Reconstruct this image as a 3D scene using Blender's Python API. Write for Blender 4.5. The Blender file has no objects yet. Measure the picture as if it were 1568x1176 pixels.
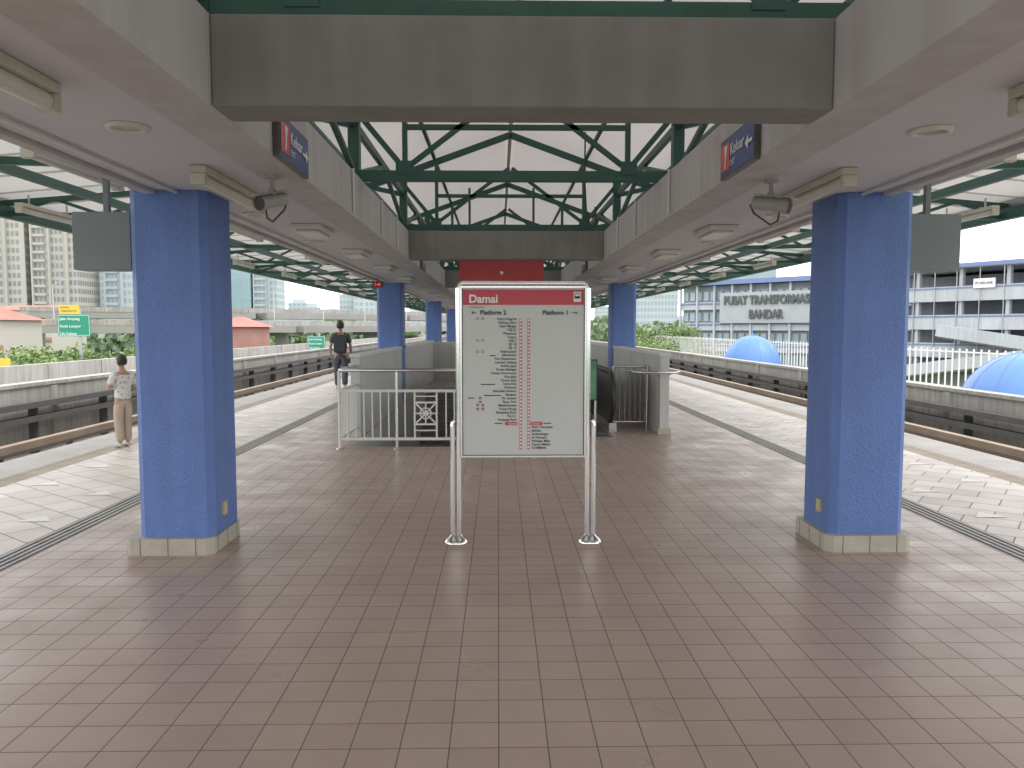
import bpy, math, random
from mathutils import Vector, Matrix
random.seed(7)
R=math.radians
sc=bpy.context.scene
C=0.17   # station axis
Y0,Y1=-5.0,80.0

# ------------------------------------------------------------------ materials
def nt(m):
    m.use_nodes=True
    return m.node_tree.nodes,m.node_tree.links
def mat(name,col,rough=.6,var=.08,vs=1.5,bump=0,bs=60,metal=0,spec=.5,streak=0):
    m=bpy.data.materials.new(name); n,l=nt(m)
    b=n['Principled BSDF']
    b.inputs['Roughness'].default_value=rough
    b.inputs['Metallic'].default_value=metal
    b.inputs['Specular IOR Level'].default_value=spec
    tc=n.new('ShaderNodeTexCoord')
    nz=n.new('ShaderNodeTexNoise'); nz.inputs['Scale'].default_value=vs; nz.inputs['Detail'].default_value=6; nz.inputs['Roughness'].default_value=.65
    l.new(tc.outputs['Object'],nz.inputs['Vector'])
    cr=n.new('ShaderNodeValToRGB')
    cr.color_ramp.elements[0].position=.3; cr.color_ramp.elements[1].position=.7
    cr.color_ramp.elements[0].color=tuple(c*(1-var) for c in col)+(1,)
    cr.color_ramp.elements[1].color=tuple(min(1,c*(1+var)) for c in col)+(1,)
    l.new(nz.outputs['Fac'],cr.inputs['Fac'])
    out=cr.outputs['Color']
    if streak>0:
        mp=n.new('ShaderNodeMapping'); mp.inputs['Scale'].default_value=(7,7,.6)
        l.new(tc.outputs['Object'],mp.inputs['Vector'])
        n2=n.new('ShaderNodeTexNoise'); n2.inputs['Scale'].default_value=1; n2.inputs['Detail'].default_value=5
        l.new(mp.outputs['Vector'],n2.inputs['Vector'])
        r2=n.new('ShaderNodeValToRGB'); r2.color_ramp.elements[0].position=.35; r2.color_ramp.elements[1].position=.62
        k=1-streak
        r2.color_ramp.elements[0].color=(k,k*.98,k*.95,1); r2.color_ramp.elements[1].color=(1,1,1,1)
        l.new(n2.outputs['Fac'],r2.inputs['Fac'])
        mx=n.new('ShaderNodeMix'); mx.data_type='RGBA'; mx.blend_type='MULTIPLY'; mx.inputs[0].default_value=1
        l.new(out,mx.inputs[6]); l.new(r2.outputs['Color'],mx.inputs[7]); out=mx.outputs[2]
    l.new(out,b.inputs['Base Color'])
    if bump>0:
        nb=n.new('ShaderNodeTexNoise'); nb.inputs['Scale'].default_value=bs; nb.inputs['Detail'].default_value=3
        l.new(tc.outputs['Object'],nb.inputs['Vector'])
        bp=n.new('ShaderNodeBump'); bp.inputs['Strength'].default_value=bump; bp.inputs['Distance'].default_value=.01
        l.new(nb.outputs['Fac'],bp.inputs['Height']); l.new(bp.outputs['Normal'],b.inputs['Normal'])
    return m
def emit(name,col,s):
    m=bpy.data.materials.new(name); n,l=nt(m)
    b=n['Principled BSDF']; b.inputs['Base Color'].default_value=col+(1,)
    b.inputs['Emission Color'].default_value=col+(1,); b.inputs['Emission Strength'].default_value=s
    return m
def tilemat(name,c1,c2,grout,size,mortar=.003,rot=0,rough=.35,offset=0,bw=None,loc=(0,0,0),big=.12):
    m=bpy.data.materials.new(name); n,l=nt(m); b=n['Principled BSDF']
    tc=n.new('ShaderNodeTexCoord'); mp=n.new('ShaderNodeMapping')
    mp.inputs['Rotation'].default_value=(0,0,rot); mp.inputs['Location'].default_value=loc
    l.new(tc.outputs['Object'],mp.inputs['Vector'])
    br=n.new('ShaderNodeTexBrick'); br.offset=offset; br.squash=1
    br.inputs['Scale'].default_value=1; br.inputs['Brick Width'].default_value=bw or size; br.inputs['Row Height'].default_value=size
    br.inputs['Mortar Size'].default_value=mortar; br.inputs['Mortar Smooth'].default_value=.3
    br.inputs['Color1'].default_value=c1+(1,); br.inputs['Color2'].default_value=c2+(1,); br.inputs['Mortar'].default_value=grout+(1,)
    l.new(mp.outputs['Vector'],br.inputs['Vector'])
    nz=n.new('ShaderNodeTexNoise'); nz.inputs['Scale'].default_value=.9; nz.inputs['Detail'].default_value=8; nz.inputs['Roughness'].default_value=.7
    l.new(tc.outputs['Object'],nz.inputs['Vector'])
    cr=n.new('ShaderNodeValToRGB'); cr.color_ramp.elements[0].position=.3; cr.color_ramp.elements[1].position=.7
    cr.color_ramp.elements[0].color=(1-big,1-big,1-big,1); cr.color_ramp.elements[1].color=(1,1,1,1)
    l.new(nz.outputs['Fac'],cr.inputs['Fac'])
    mx=n.new('ShaderNodeMix'); mx.data_type='RGBA'; mx.blend_type='MULTIPLY'; mx.inputs[0].default_value=1
    l.new(br.outputs['Color'],mx.inputs[6]); l.new(cr.outputs['Color'],mx.inputs[7])
    l.new(mx.outputs[2],b.inputs['Base Color'])
    n3=n.new('ShaderNodeTexNoise'); n3.inputs['Scale'].default_value=2.3; n3.inputs['Detail'].default_value=6
    l.new(tc.outputs['Object'],n3.inputs['Vector'])
    mr=n.new('ShaderNodeMapRange'); mr.inputs[1].default_value=.3; mr.inputs[2].default_value=.7; mr.inputs[3].default_value=rough-.06; mr.inputs[4].default_value=rough+.12
    l.new(n3.outputs['Fac'],mr.inputs[0]); 
    ma=n.new('ShaderNodeMath'); ma.operation='MULTIPLY_ADD'; ma.inputs[1].default_value=.4
    l.new(br.outputs['Fac'],ma.inputs[0]); l.new(mr.outputs[0],ma.inputs[2]); l.new(ma.outputs[0],b.inputs['Roughness'])
    n4=n.new('ShaderNodeTexNoise'); n4.inputs['Scale'].default_value=6; l.new(tc.outputs['Object'],n4.inputs['Vector'])
    ms=n.new('ShaderNodeMath'); ms.operation='MULTIPLY_ADD'; ms.inputs[1].default_value=-1
    l.new(br.outputs['Fac'],ms.inputs[0])
    m5=n.new('ShaderNodeMath'); m5.operation='MULTIPLY'; m5.inputs[1].default_value=.6; l.new(n4.outputs['Fac'],m5.inputs[0]); l.new(m5.outputs[0],ms.inputs[2])
    bp=n.new('ShaderNodeBump'); bp.inputs['Strength'].default_value=.35; bp.inputs['Distance'].default_value=.004
    l.new(ms.outputs[0],bp.inputs['Height']); l.new(bp.outputs['Normal'],b.inputs['Normal'])
    return m
def roofmat(name,col,tr):
    m=bpy.data.materials.new(name); n,l=nt(m); b=n['Principled BSDF']; n.remove(b)
    o=n['Material Output']
    d=n.new('ShaderNodeBsdfDiffuse'); t=n.new('ShaderNodeBsdfTranslucent'); mx=n.new('ShaderNodeMixShader')
    tc=n.new('ShaderNodeTexCoord'); nz=n.new('ShaderNodeTexNoise'); nz.inputs['Scale'].default_value=.8; nz.inputs['Detail'].default_value=5
    l.new(tc.outputs['Object'],nz.inputs['Vector'])
    cr=n.new('ShaderNodeValToRGB'); cr.color_ramp.elements[0].color=tuple(c*.88 for c in col)+(1,); cr.color_ramp.elements[1].color=col+(1,)
    l.new(nz.outputs['Fac'],cr.inputs['Fac'])
    l.new(cr.outputs[0],d.inputs[0]); l.new(cr.outputs[0],t.inputs[0])
    mx.inputs[0].default_value=tr; l.new(d.outputs[0],mx.inputs[1]); l.new(t.outputs[0],mx.inputs[2]); l.new(mx.outputs[0],o.inputs[0])
    return m

M={}
M['tile']=tilemat('brown_floor_tile',(.47,.365,.31),(.43,.33,.28),(.15,.115,.10),.195,.0030,rough=.33,big=.16)
M['ltile']=tilemat('pale_platform_paver',(.76,.71,.66),(.62,.55,.50),(.34,.30,.28),.3,.007,rot=R(38),rough=.45,offset=.5,bw=.42)
M['edge']=mat('platform_edge_concrete',(.44,.42,.40),.7,.15,2,.3,40)
M['tact']=tilemat('tactile_paving',(.38,.31,.23),(.34,.28,.21),(.16,.14,.11),.3,.006,rough=.6)
M['tactd']=mat('tactile_dark_strip',(.23,.22,.21),.6,.15,3,.2,60)
M['rib']=mat('tactile_rib',(.40,.385,.36),.5,.15,3)
M['inlay']=mat('white_inlay',(.82,.80,.77),.5,.05,4)
M['soffit']=mat('painted_soffit',(.62,.62,.66),.75,.05,.9,.12,30)
M['beam']=mat('grey_painted_beam',(.25,.25,.245),.75,.14,1.2,.25,45,streak=.10)
M['lbeam']=mat('pale_painted_beam',(.54,.535,.545),.75,.07,1.0,.2,45,streak=.10)
M['blue']=mat('blue_stucco',(.12,.215,.53),.45,.08,1.5,.9,55,streak=.08)
M['plinth2']=mat('plinth_tile_plain',(.45,.42,.35),.5,.12,6)
M['joint']=mat('plinth_joint',(.17,.15,.13),.8)
M['green']=mat('green_steel_paint',(.03,.10,.08),.45,.15,3)
M['roof']=roofmat('roof_sheet',(.82,.78,.75),.17)  # translucency added so the sheets brighten the space under the roof
M['croof']=roofmat('canopy_sheet',(.84,.83,.80),.16)
M['steel']=mat('stainless_steel',(.68,.68,.68),.22,.05,4,metal=1)
M['chrome']=mat('polished_steel',(.78,.78,.78),.14,.03,4,metal=1)
M['alu']=mat('grey_aluminium',(.45,.45,.46),.4,.05,4,metal=.6)
M['white']=mat('white_paint',(.70,.70,.68),.5,.06,3)
M['wall']=mat('off_white_wall',(.56,.58,.56),.6,.06,1.2,.1,40,streak=.08)
M['cream']=mat('yellowed_plastic',(.54,.52,.43),.45,.08,5)
M['camg']=mat('camera_housing_grey',(.36,.36,.34),.45,.06,5)
M['tube']=mat('fluorescent_diffuser',(.66,.65,.6),.35,.03,5)
M['black']=mat('black_rubber',(.035,.035,.038),.35,.2,6)
M['cable']=mat('haze_lifted_cable',(.09,.09,.09),.6,.2,6)  # black lifted: veiling haze put into the cable colour
M['dark']=mat('dark_grey_metal',(.11,.11,.11),.5,.15,4)
M['boxg']=mat('grey_green_housing',(.18,.21,.22),.45,.06,3)
M['red']=mat('red_panel',(.48,.07,.075),.4,.06,3)
M['hred']=mat('sign_red',(.52,.05,.075),.35,.03,3)
M['board']=mat('sign_white',(.58,.60,.585),.3,.03,2)
M['ink']=mat('sign_ink',(.03,.03,.035),.5,.02)
M['pink']=mat('sign_line_pink',(.58,.2,.22),.5,.02)
M['signblue']=mat('exit_sign_blue',(.04,.07,.25),.35,.05)
M['orange']=mat('exit_icon_red',(.7,.1,.06),.4,.02)
M['twhite']=mat('sign_text_white',(.82,.82,.82),.5,.01)
M['conc']=mat('weathered_concrete',(.36,.35,.33),.85,.22,.5,.3,20,streak=.3)
M['viad']=mat('flyover_concrete',(.27,.27,.255),.85,.14,.1,.2,5)
M['lconc']=mat('pale_concrete',(.46,.45,.42),.85,.16,.4,.2,20,streak=.25)
M['bed']=mat('track_bed_concrete',(.28,.26,.24),.9,.3,.8,.5,20)
M['rail']=mat('rusty_rail',(.18,.10,.065),.5,.2,3,metal=.4)
M['railc']=mat('third_rail_cover',(.36,.28,.21),.6,.2,1)
M['ground']=mat('grass_ground',(.12,.17,.08),.95,.4,.03)
M['asph']=mat('asphalt',(.16,.16,.16),.9,.2,.3)
M['lampgreen']=mat('highway_sign_green',(.02,.26,.17),.5,.05)
M['yellow']=mat('yellow_sign_paint',(.72,.52,.06),.5,.05)
M['socket']=mat('yellowed_socket_plate',(.55,.45,.22),.5,.05)
M['dome']=mat('blue_dome_paint',(.11,.24,.56),.4,.10,.8)
M['domerib']=mat('dome_seam',(.13,.27,.58),.5,.05)
M['bblue']=mat('building_blue',(.17,.23,.43),.5,.08,.5)
M['bwhite']=mat('building_white',(.50,.53,.575),.7,.1,.3,streak=.12)
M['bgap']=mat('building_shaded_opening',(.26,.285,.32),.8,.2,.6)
M['letter']=mat('facade_lettering_grey',(.10,.11,.12),.6,.1,1)
M['signback']=mat('facade_sign_backing',(.40,.42,.44),.6,.06,1)
M['bglass']=mat('building_glass',(.33,.42,.46),.2,.15,.4)
M['towerw']=mat('tower_cream_wall',(.45,.43,.39),.8,.06,.05)
M['towerg']=mat('tower_window',(.22,.24,.25),.4,.2,.2)
M['hazeb']=mat('distant_teal_glass_haze',(.27,.42,.46),.4,.1,.05)  # teal paled: haze of distance put into the colour
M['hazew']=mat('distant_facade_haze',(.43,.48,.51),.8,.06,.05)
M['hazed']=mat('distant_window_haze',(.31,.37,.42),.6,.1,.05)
M['redroof']=mat('red_roof_tile',(.42,.17,.14),.8,.15,.5)
M['redbrick']=mat('red_brown_wall',(.36,.19,.16),.8,.15,.3)
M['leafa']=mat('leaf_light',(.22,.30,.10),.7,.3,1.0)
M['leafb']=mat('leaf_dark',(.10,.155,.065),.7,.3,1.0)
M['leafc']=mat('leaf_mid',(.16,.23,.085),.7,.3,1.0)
M['hazetree']=mat('distant_foliage_haze',(.20,.27,.18),.9,.25,.1)  # washed-out green: aerial haze put into the foliage colour
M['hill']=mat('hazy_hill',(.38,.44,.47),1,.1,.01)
M['bark']=mat('bark',(.16,.12,.09),.9,.3,4,.5,20)
M['skin']=mat('skin',(.42,.25,.17),.5,.05,8)
M['hair']=mat('black_hair',(.022,.02,.02),.45,.3,30,.5,90)
M['shirtw']=mat('white_print_shirt',(.62,.61,.6),.85,.02,3)
M['khaki']=mat('khaki_trousers',(.46,.38,.30),.85,.1,8,.3,40)
M['shirtg']=mat('charcoal_shirt',(.075,.085,.10),.85,.2,8,.3,40)
M['denim']=mat('dark_trousers',(.07,.08,.105),.85,.2,8,.3,40)
M['pack']=mat('backpack_fabric',(.045,.05,.06),.7,.2,8)
M['shoe']=mat('shoe',(.5,.48,.45),.6,.1,8)
M['stair']=mat('stair_concrete',(.3,.29,.28),.7,.15,2)
M['mesh']=mat('escalator_step',(.16,.16,.16),.4,.2,4,metal=.7)
M['poster']=mat('escalator_side_advert',(.12,.3,.16),.4,.6,3)
M['redled']=emit('led_red',(.9,.03,.03),1.2)
def shirtprint():
    m=M['shirtw']; n,l=nt(m); b=n['Principled BSDF']
    tc=n.new('ShaderNodeTexCoord'); v=n.new('ShaderNodeTexVoronoi'); v.inputs['Scale'].default_value=16
    l.new(tc.outputs['Object'],v.inputs['Vector'])
    cr=n.new('ShaderNodeValToRGB'); cr.color_ramp.elements[0].position=.22; cr.color_ramp.elements[1].position=.34
    cr.color_ramp.elements[0].color=(.25,.27,.29,1); cr.color_ramp.elements[1].color=(.66,.65,.63,1)
    l.new(v.outputs['Distance'],cr.inputs['Fac']); l.new(cr.outputs[0],b.inputs['Base Color'])
shirtprint()

# ------------------------------------------------------------------ mesh builder
class MB:
    def __init__(s): s.v=[];s.f=[];s.m=[];s.sm=[];s.mats=[]
    def mi(s,k):
        if k not in s.mats: s.mats.append(k)
        return s.mats.index(k)
    def add(s,vs,fs,k,smooth=False):
        b=len(s.v); s.v+= [tuple(v) for v in vs]; i=s.mi(k)
        for f in fs: s.f.append([b+j for j in f]); s.m.append(i); s.sm.append(smooth)
    def box(s,x0,x1,y0,y1,z0,z1,k,skip=()):
        vs=[(x0,y0,z0),(x1,y0,z0),(x1,y1,z0),(x0,y1,z0),(x0,y0,z1),(x1,y0,z1),(x1,y1,z1),(x0,y1,z1)]
        fs=[(0,3,2,1),(4,5,6,7),(0,1,5,4),(1,2,6,5),(2,3,7,6),(3,0,4,7)]
        s.add(vs,fs,k)
    def quad(s,a,b,c,d,k): s.add([a,b,c,d],[(0,1,2,3)],k)
    def poly(s,pts,k): s.add(pts,[tuple(range(len(pts)))],k)
    def beam(s,p,q,w,h,k,up=(0,0,1)):
        p=Vector(p);q=Vector(q); d=(q-p).normalized(); u=Vector(up)
        if abs(d.dot(u))>.98: u=Vector((0,1,0))
        r=d.cross(u).normalized()*w/2; t=r.cross(d).normalized()*h/2
        vs=[p-r-t,p+r-t,p+r+t,p-r+t,q-r-t,q+r-t,q+r+t,q-r+t]
        s.add(vs,[(0,1,2,3),(7,6,5,4),(0,4,5,1),(1,5,6,2),(2,6,7,3),(3,7,4,0)],k)
    def tube(s,path,r,k,n=10,caps=True,closed=False):
        P=[Vector(p) for p in path]; m=len(P); rs=r if isinstance(r,(list,tuple)) else [r]*m
        vs=[];prev=None
        for i in range(m):
            if closed: d=(P[(i+1)%m]-P[i-1]).normalized()
            else:
                d=(P[min(i+1,m-1)]-P[max(i-1,0)]).normalized()
            if prev is None:
                u=Vector((0,0,1)) if abs(d.z)<.9 else Vector((1,0,0))
                a=d.cross(u).normalized()
            else:
                a=(prev-d*prev.dot(d)).normalized()
            prev=a; b=d.cross(a)
            for j in range(n):
                t=2*math.pi*j/n; vs.append(P[i]+(a*math.cos(t)+b*math.sin(t))*rs[i])
        fs=[]
        for i in range(m if closed else m-1):
            i2=(i+1)%m
            for j in range(n):
                fs.append((i*n+j,i2*n+j,i2*n+(j+1)%n,i*n+(j+1)%n)[::-1])
        s.add(vs,fs,k,True)
        if caps and not closed:
            s.add(vs[:n],[tuple(range(n))],k); s.add(vs[-n:],[tuple(range(n))[::-1]],k)
    def lathe(s,c,prof,k,n=32,smooth=True):
        vs=[];fs=[]
        for r,z in prof:
            for j in range(n):
                t=2*math.pi*j/n; vs.append((c[0]+r*math.cos(t),c[1]+r*math.sin(t),c[2]+z))
        for i in range(len(prof)-1):
            for j in range(n):
                fs.append((i*n+j,i*n+(j+1)%n,(i+1)*n+(j+1)%n,(i+1)*n+j))
        s.add(vs,fs,k,smooth)
    def ell(s,c,r,k,n=20,mm=14,fn=None,keep=None):
        vs=[];fs=[]
        for i in range(mm+1):
            ph=math.pi*i/mm
            for j in range(n):
                t=2*math.pi*j/n
                p=Vector((math.sin(ph)*math.cos(t),math.sin(ph)*math.sin(t),math.cos(ph)))
                if fn: p=fn(p)
                vs.append(Vector((c[0]+p.x*r[0],c[1]+p.y*r[1],c[2]+p.z*r[2])))
        for i in range(mm):
            for j in range(n):
                f=(i*n+j,(i+1)*n+j,(i+1)*n+(j+1)%n,i*n+(j+1)%n)
                if keep:
                    cc=sum((vs[q] for q in f),Vector())/4-Vector(c)
                    if not keep(Vector((cc.x/r[0],cc.y/r[1],cc.z/r[2]))): continue
                fs.append(f)
        s.add(vs,fs,k,True)
    def build(s,name,parent=None,loc=(0,0,0),rotz=0,bevel=0,scale=1):
        me=bpy.data.meshes.new(name); me.from_pydata(s.v,[],s.f)
        for k in s.mats: me.materials.append(M[k])
        for p,i,sm in zip(me.polygons,s.m,s.sm): p.material_index=i; p.use_smooth=sm
        me.update()
        o=bpy.data.objects.new(name,me); sc.collection.objects.link(o)
        o.location=loc; o.rotation_euler=(0,0,rotz); o.scale=(scale,)*3
        if parent: o.parent=parent
        if bevel>0:
            b=o.modifiers.new('b','BEVEL'); b.width=bevel; b.segments=2; b.limit_method='ANGLE'; b.angle_limit=R(40)
        return o
def empty(name,loc=(0,0,0),rotz=0):
    e=bpy.data.objects.new(name,None); sc.collection.objects.link(e); e.location=loc; e.rotation_euler=(0,0,rotz); e.empty_display_size=.1
    return e
def text(s,loc,size,k,parent=None,rot=(math.pi/2,0,0),align='LEFT',bold=0,ext=.0006,name='lettering',sx=1):
    cu=bpy.data.curves.new(name,'FONT'); cu.body=s; cu.size=size; cu.align_x=align; cu.align_y='CENTER'
    cu.offset=bold; cu.extrude=ext; cu.resolution_u=3
    o=bpy.data.objects.new(name,cu); sc.collection.objects.link(o)
    dg=bpy.context.evaluated_depsgraph_get(); dg.update()
    me=bpy.data.meshes.new_from_object(o.evaluated_get(dg)); bpy.data.objects.remove(o)
    me.materials.clear(); me.materials.append(M[k])
    o=bpy.data.objects.new(name,me); sc.collection.objects.link(o)
    o.location=loc; o.rotation_euler=rot; o.scale=(sx,1,1)
    if parent: o.parent=parent
    return o

# ------------------------------------------------------------------ platform
b=MB()
def fl(x0,x1,y0,y1,k,z=0): b.quad((x0,y0,z),(x1,y0,z),(x1,y1,z),(x0,y1,z),k)
L,Rr=C-3.55,C+3.55
fl(L,Rr,Y0,10.7,'tile')
fl(L,-2.05,10.7,22,'tile'); fl(.55,Rr,10.7,14,'tile'); fl(.55,.95,14,22,'tile'); fl(1.75,Rr,14,22,'tile')
fl(L,Rr,22,Y1,'tile')
for s in (-1,1):
    def X(a): return C+s*a
    def seg(a,bb,k):
        x0,x1=sorted((X(a),X(bb))); fl(x0,x1,Y0,Y1,k)
    seg(3.55,3.80,'tactd'); seg(3.80,5.35,'ltile'); seg(5.35,5.65,'tact'); seg(5.65,6.3,'edge')
    x=X(6.3); b.quad((x,Y0,-1.1),(x,Y1,-1.1),(x,Y1,0),(x,Y0,0),'conc')
    for i in range(4):
        a=X(3.59+i*.056); b.box(a-.012,a+.012,Y0,Y1,.001,.007,'rib')
    y=Y0
    while y<60:
        for a in (4.15,4.95):
            cx=X(a); yy=y+(.5 if a>4.5 else 0)
            b.poly([(cx-.15,yy,.004),(cx+.15,yy,.004),(cx,yy+.2,.004)],'inlay')
        y+=1.05
b.build('platform_floor')

# ------------------------------------------------------------------ tracks + parapets
for s in (-1,1):
    PT=.44 if s<0 else .24
    def X(a): return C+s*a
    def bx(mb,a,c,y0,y1,z0,z1,k):
        x0,x1=sorted((X(a),X(c))); mb.box(x0,x1,y0,y1,z0,z1,k)
    t=MB()
    bx(t,6.3,10.6,-20,160,-1.9,-1.1,'bed')
    for a in (7.35,8.79):
        bx(t,a-.07,a+.07,-20,160,-1.02,-1.0,'rail'); bx(t,a-.02,a+.02,-20,160,-1.0,-.9,'rail'); bx(t,a-.036,a+.036,-20,160,-.9,-.86,'steel')
        y=-18
        while y<90:
            bx(t,a-.2,a+.2,y,y+.25,-1.1,-1.02,'conc'); y+=.7
    t.build('railway_track')
    t=MB()
    bx(t,9.42,9.6,-20,160,-.72,-.58,'railc'); bx(t,9.47,9.55,-20,160,-.8,-.72,'steel')
    y=-19
    while y<90:
        bx(t,9.62,9.7,y,y+.12,-1.1,-.62,'dark'); y+=2.4
    t.build('third_rail')
    t=MB()
    bx(t,10.6,10.85,-20,160,-1.9,PT-.08,'lconc'); bx(t,10.55,10.9,-20,160,PT-.078,PT,'lconc')
    y=-18
    while y<100:
        bx(t,10.53,10.6,y,y+.22,-1.1,PT-.11,'lconc'); y+=4.5
    t.build('parapet_wall')
    t=MB()
    for z in (PT-.45,PT-.75):
        bx(t,10.22,10.5,-20,160,z-.02,z,'dark')
        for i in range(4): t.tube([(X(10.26+i*.06),-20,z+.03),(X(10.26+i*.06),160,z+.03)],.026,'cable',6)
        bx(t,10.20,10.215,-20,160,z-.06,z+.07,'dark')
    y=-19
    while y<90:
        bx(t,10.3,10.5,y,y+.05,-1.1,PT-.46,'dark'); y+=3
    t.build('cable_tray')

# ------------------------------------------------------------------ overhead concrete structure
BXs={-1:1.40,1:1.29}; SZ=2.6; BT=2.99
for s in (-1,1):
    def X(a): return C+s*a
    BX=BXs[s]
    t=MB()
    x0,x1=sorted((X(BX),X(BX+.28)))
    t.box(x0,x1,Y0,Y1,SZ,BT,'lbeam')
    x0,x1=sorted((X(BX+.282),X(2.6)))
    t.box(x0,x1,Y0,Y1,SZ+.03,BT-.1,'soffit')
    x0,x1=sorted((X(2.602),X(2.68)))
    t.box(x0,x1,Y0,Y1,SZ-.0,BT-.05,'lbeam')
    t.build('concrete_ceiling_slab',bevel=.006)
t_y=[3.4+7.3*i for i in range(-1,10)]
for y in t_y:
    t=MB(); t.box(C-BXs[-1]+.002,C+BXs[1]-.002,y,y+.26,SZ+.003,BT-.002,'beam'); t.build('concrete_cross_beam',bevel=.008)

# ------------------------------------------------------------------ columns
col_y=[-5.3,5.85,17.05,28.25,39.45,50.65,61.85,73.05]
for yc in col_y:
    for s in (-1,1):
        xc=C+s*2.57; t=MB(); h=.275; ch=.05; dx=.045 if s<0 else 0
        ring=[(-h+ch,-h),(h-ch,-h),(h,-h+ch),(h,h-ch),(h-ch,h),(-h+ch,h),(-h,h-ch),(-h,-h+ch)]
        vs=[(xc+a+dx,yc+c,.12) for a,c in ring]+[(xc+a+dx,yc+c,SZ+.03) for a,c in ring]
        t.add(vs,[(i,(i+1)%8,8+(i+1)%8,8+i) for i in range(8)],'blue')
        t.box(xc-h+.01+dx,xc+h-.01+dx,yc-h+.01,yc+h-.01,SZ+.031,3.3,'lbeam')
        g=.32
        ring=[(-g+ch,-g),(g-ch,-g),(g,-g+ch),(g,g-ch),(g-ch,g),(-g+ch,g),(-g,g-ch),(-g,-g+ch)]
        vs=[(xc+a,yc+c,.0) for a,c in ring]+[(xc+a,yc+c,.125) for a,c in ring]
        t.add(vs,[(i,(i+1)%8,8+(i+1)%8,8+i) for i in range(8)]+[tuple(range(8,16))],'plinth2')
        for q in (-.2,0,.2):
            t.box(xc+q-.003,xc+q+.003,yc-g-.0015,yc-g+.01,.0,.1265,'joint')
            for sx in (-1,1):
                t.box(xc+sx*g-.0015-(.0 if sx<0 else .008),xc+sx*g+.0015+(.008 if sx<0 else 0),yc+q-.003,yc+q+.003,0,.1265,'joint')
        xi=xc-s*h+dx
        a0,a1=sorted((xi,xi-s*.018))
        t.box(a0,a1,yc-.11,yc-.04,.25,.35,'socket')
        a0,a1=sorted((xi-s*.0185,xi-s*.023)); t.box(a0,a1,yc-.095,yc-.055,.265,.335,'cream')
        t.build('blue_column')
        if 0<yc<10:
            d=MB(); xo=xc+s*(h+.02); a0,a1=sorted((xo,xo+s*.42))
            d.box(a0,a1,yc-.1,yc+.1,2.08,2.5,'boxg'); d.box(a0+.02,a1-.02,yc+.101,yc+.106,2.1,2.48,'black')
            d.box(min(xc+s*h,xo),max(xc+s*h,xo),yc-.04,yc+.04,2.2,2.4,'dark')
            d.beam(((a0+a1)/2,yc,2.5),((a0+a1)/2,yc,3.1),.04,.04,'boxg')
            d.build('passenger_display',bevel=.008)

# ------------------------------------------------------------------ roof + trusses
RA=4.42; RS=.36
r=MB()
def rz(a): return RA-RS*abs(a)
for s in (-1,1):
    r.quad((C,Y0,RA),(C+s*2.85,Y0,rz(2.85)),(C+s*2.85,Y1,rz(2.85)),(C,Y1,RA),'roof')
r.build('gable_roof')
r=MB()
for s in (-1,1):
    r.quad((C+s*2.75,Y0,3.80),(C+s*7.0,Y0,3.44),(C+s*7.0,Y1,3.44),(C+s*2.75,Y1,3.80),'croof')
    yy=Y0
    while yy<Y1:
        r.beam((C+s*2.75,yy,3.785),(C+s*7.0,yy,3.425),.03,.02,'white'); yy+=.9125
    x0,x1=sorted((C+s*6.98,C+s*7.12)); r.box(x0,x1,Y0,Y1,3.30,3.5,'alu')
r.build('platform_canopy')
ty=[-.25+3.65*i for i in range(0,22)]
for y in ty:
    t=MB(); g='green'
    t.beam((C-1.6,y+.13,3.04),(C+1.6,y+.13,3.04),.09,.09,g)
    for s in (-1,1):
        yy=y+.13
        t.beam((C,yy,RA-.11),(C+s*2.8,yy,rz(2.8)-.11),.06,.08,g)
        t.beam((C+s*1.02,yy,3.09),(C+s*1.02,yy,rz(1.02)-.13),.045,.055,g)
        t.beam((C+s*1.48,yy,3.01),(C+s*1.48,yy,rz(1.48)-.13),.10,.11,g)
        t.beam((C+s*1.46,yy,3.62),(C+s*1.04,yy,3.12),.045,.05,g)
        t.beam((C+s*.02,yy,3.86),(C+s*1.0,yy,3.12),.04,.045,g)
        t.beam((C+s*1.5,yy,3.5),(C+s*1.9,yy,rz(1.9)-.15),.05,.06,g)
        t.box(min(C+s*1.40,C+s*1.56),max(C+s*1.40,C+s*1.56),yy-.11,yy+.11,2.991,3.005,g)
        # gusset plate
        t.box(min(C+s*.95,C+s*1.10),max(C+s*.95,C+s*1.10),yy-.052,yy-.046,3.05,3.17,g)
        B=(C+s*6.95,yy,3.22)
        t.beam((C+s*2.7,yy,3.12),B,.06,.07,g)
        t.beam((C+s*2.2,yy,3.74),(C+s*6.98,yy,3.36),.06,.07,g)
        t.beam((C+s*2.6,yy,3.031),(C+s*2.6,yy,3.74),.09,.09,g)
        xs=[2.75,3.45,4.15,4.85,5.55,6.25,6.9]
        for i in range(6):
            a,c2=xs[i],xs[i+1]
            zb=lambda q:3.12+(q-2.7)*.0235; zt=lambda q:3.74-(q-2.2)*.0795
            if i%2==0: t.beam((C+s*a,yy,zb(a)),(C+s*c2,yy,zt(c2)),.04,.045,g)
            else: t.beam((C+s*a,yy,zt(a)),(C+s*c2,yy,zb(c2)),.04,.045,g)
    t.beam((C-1.02,y+.13,3.48),(C+1.02,y+.13,3.48),.04,.045,g)
    t.build('roof_truss')
t=MB()
t.beam((C,Y0,RA-.06),(C,Y1,RA-.06),.05,.06,'white')
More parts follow.
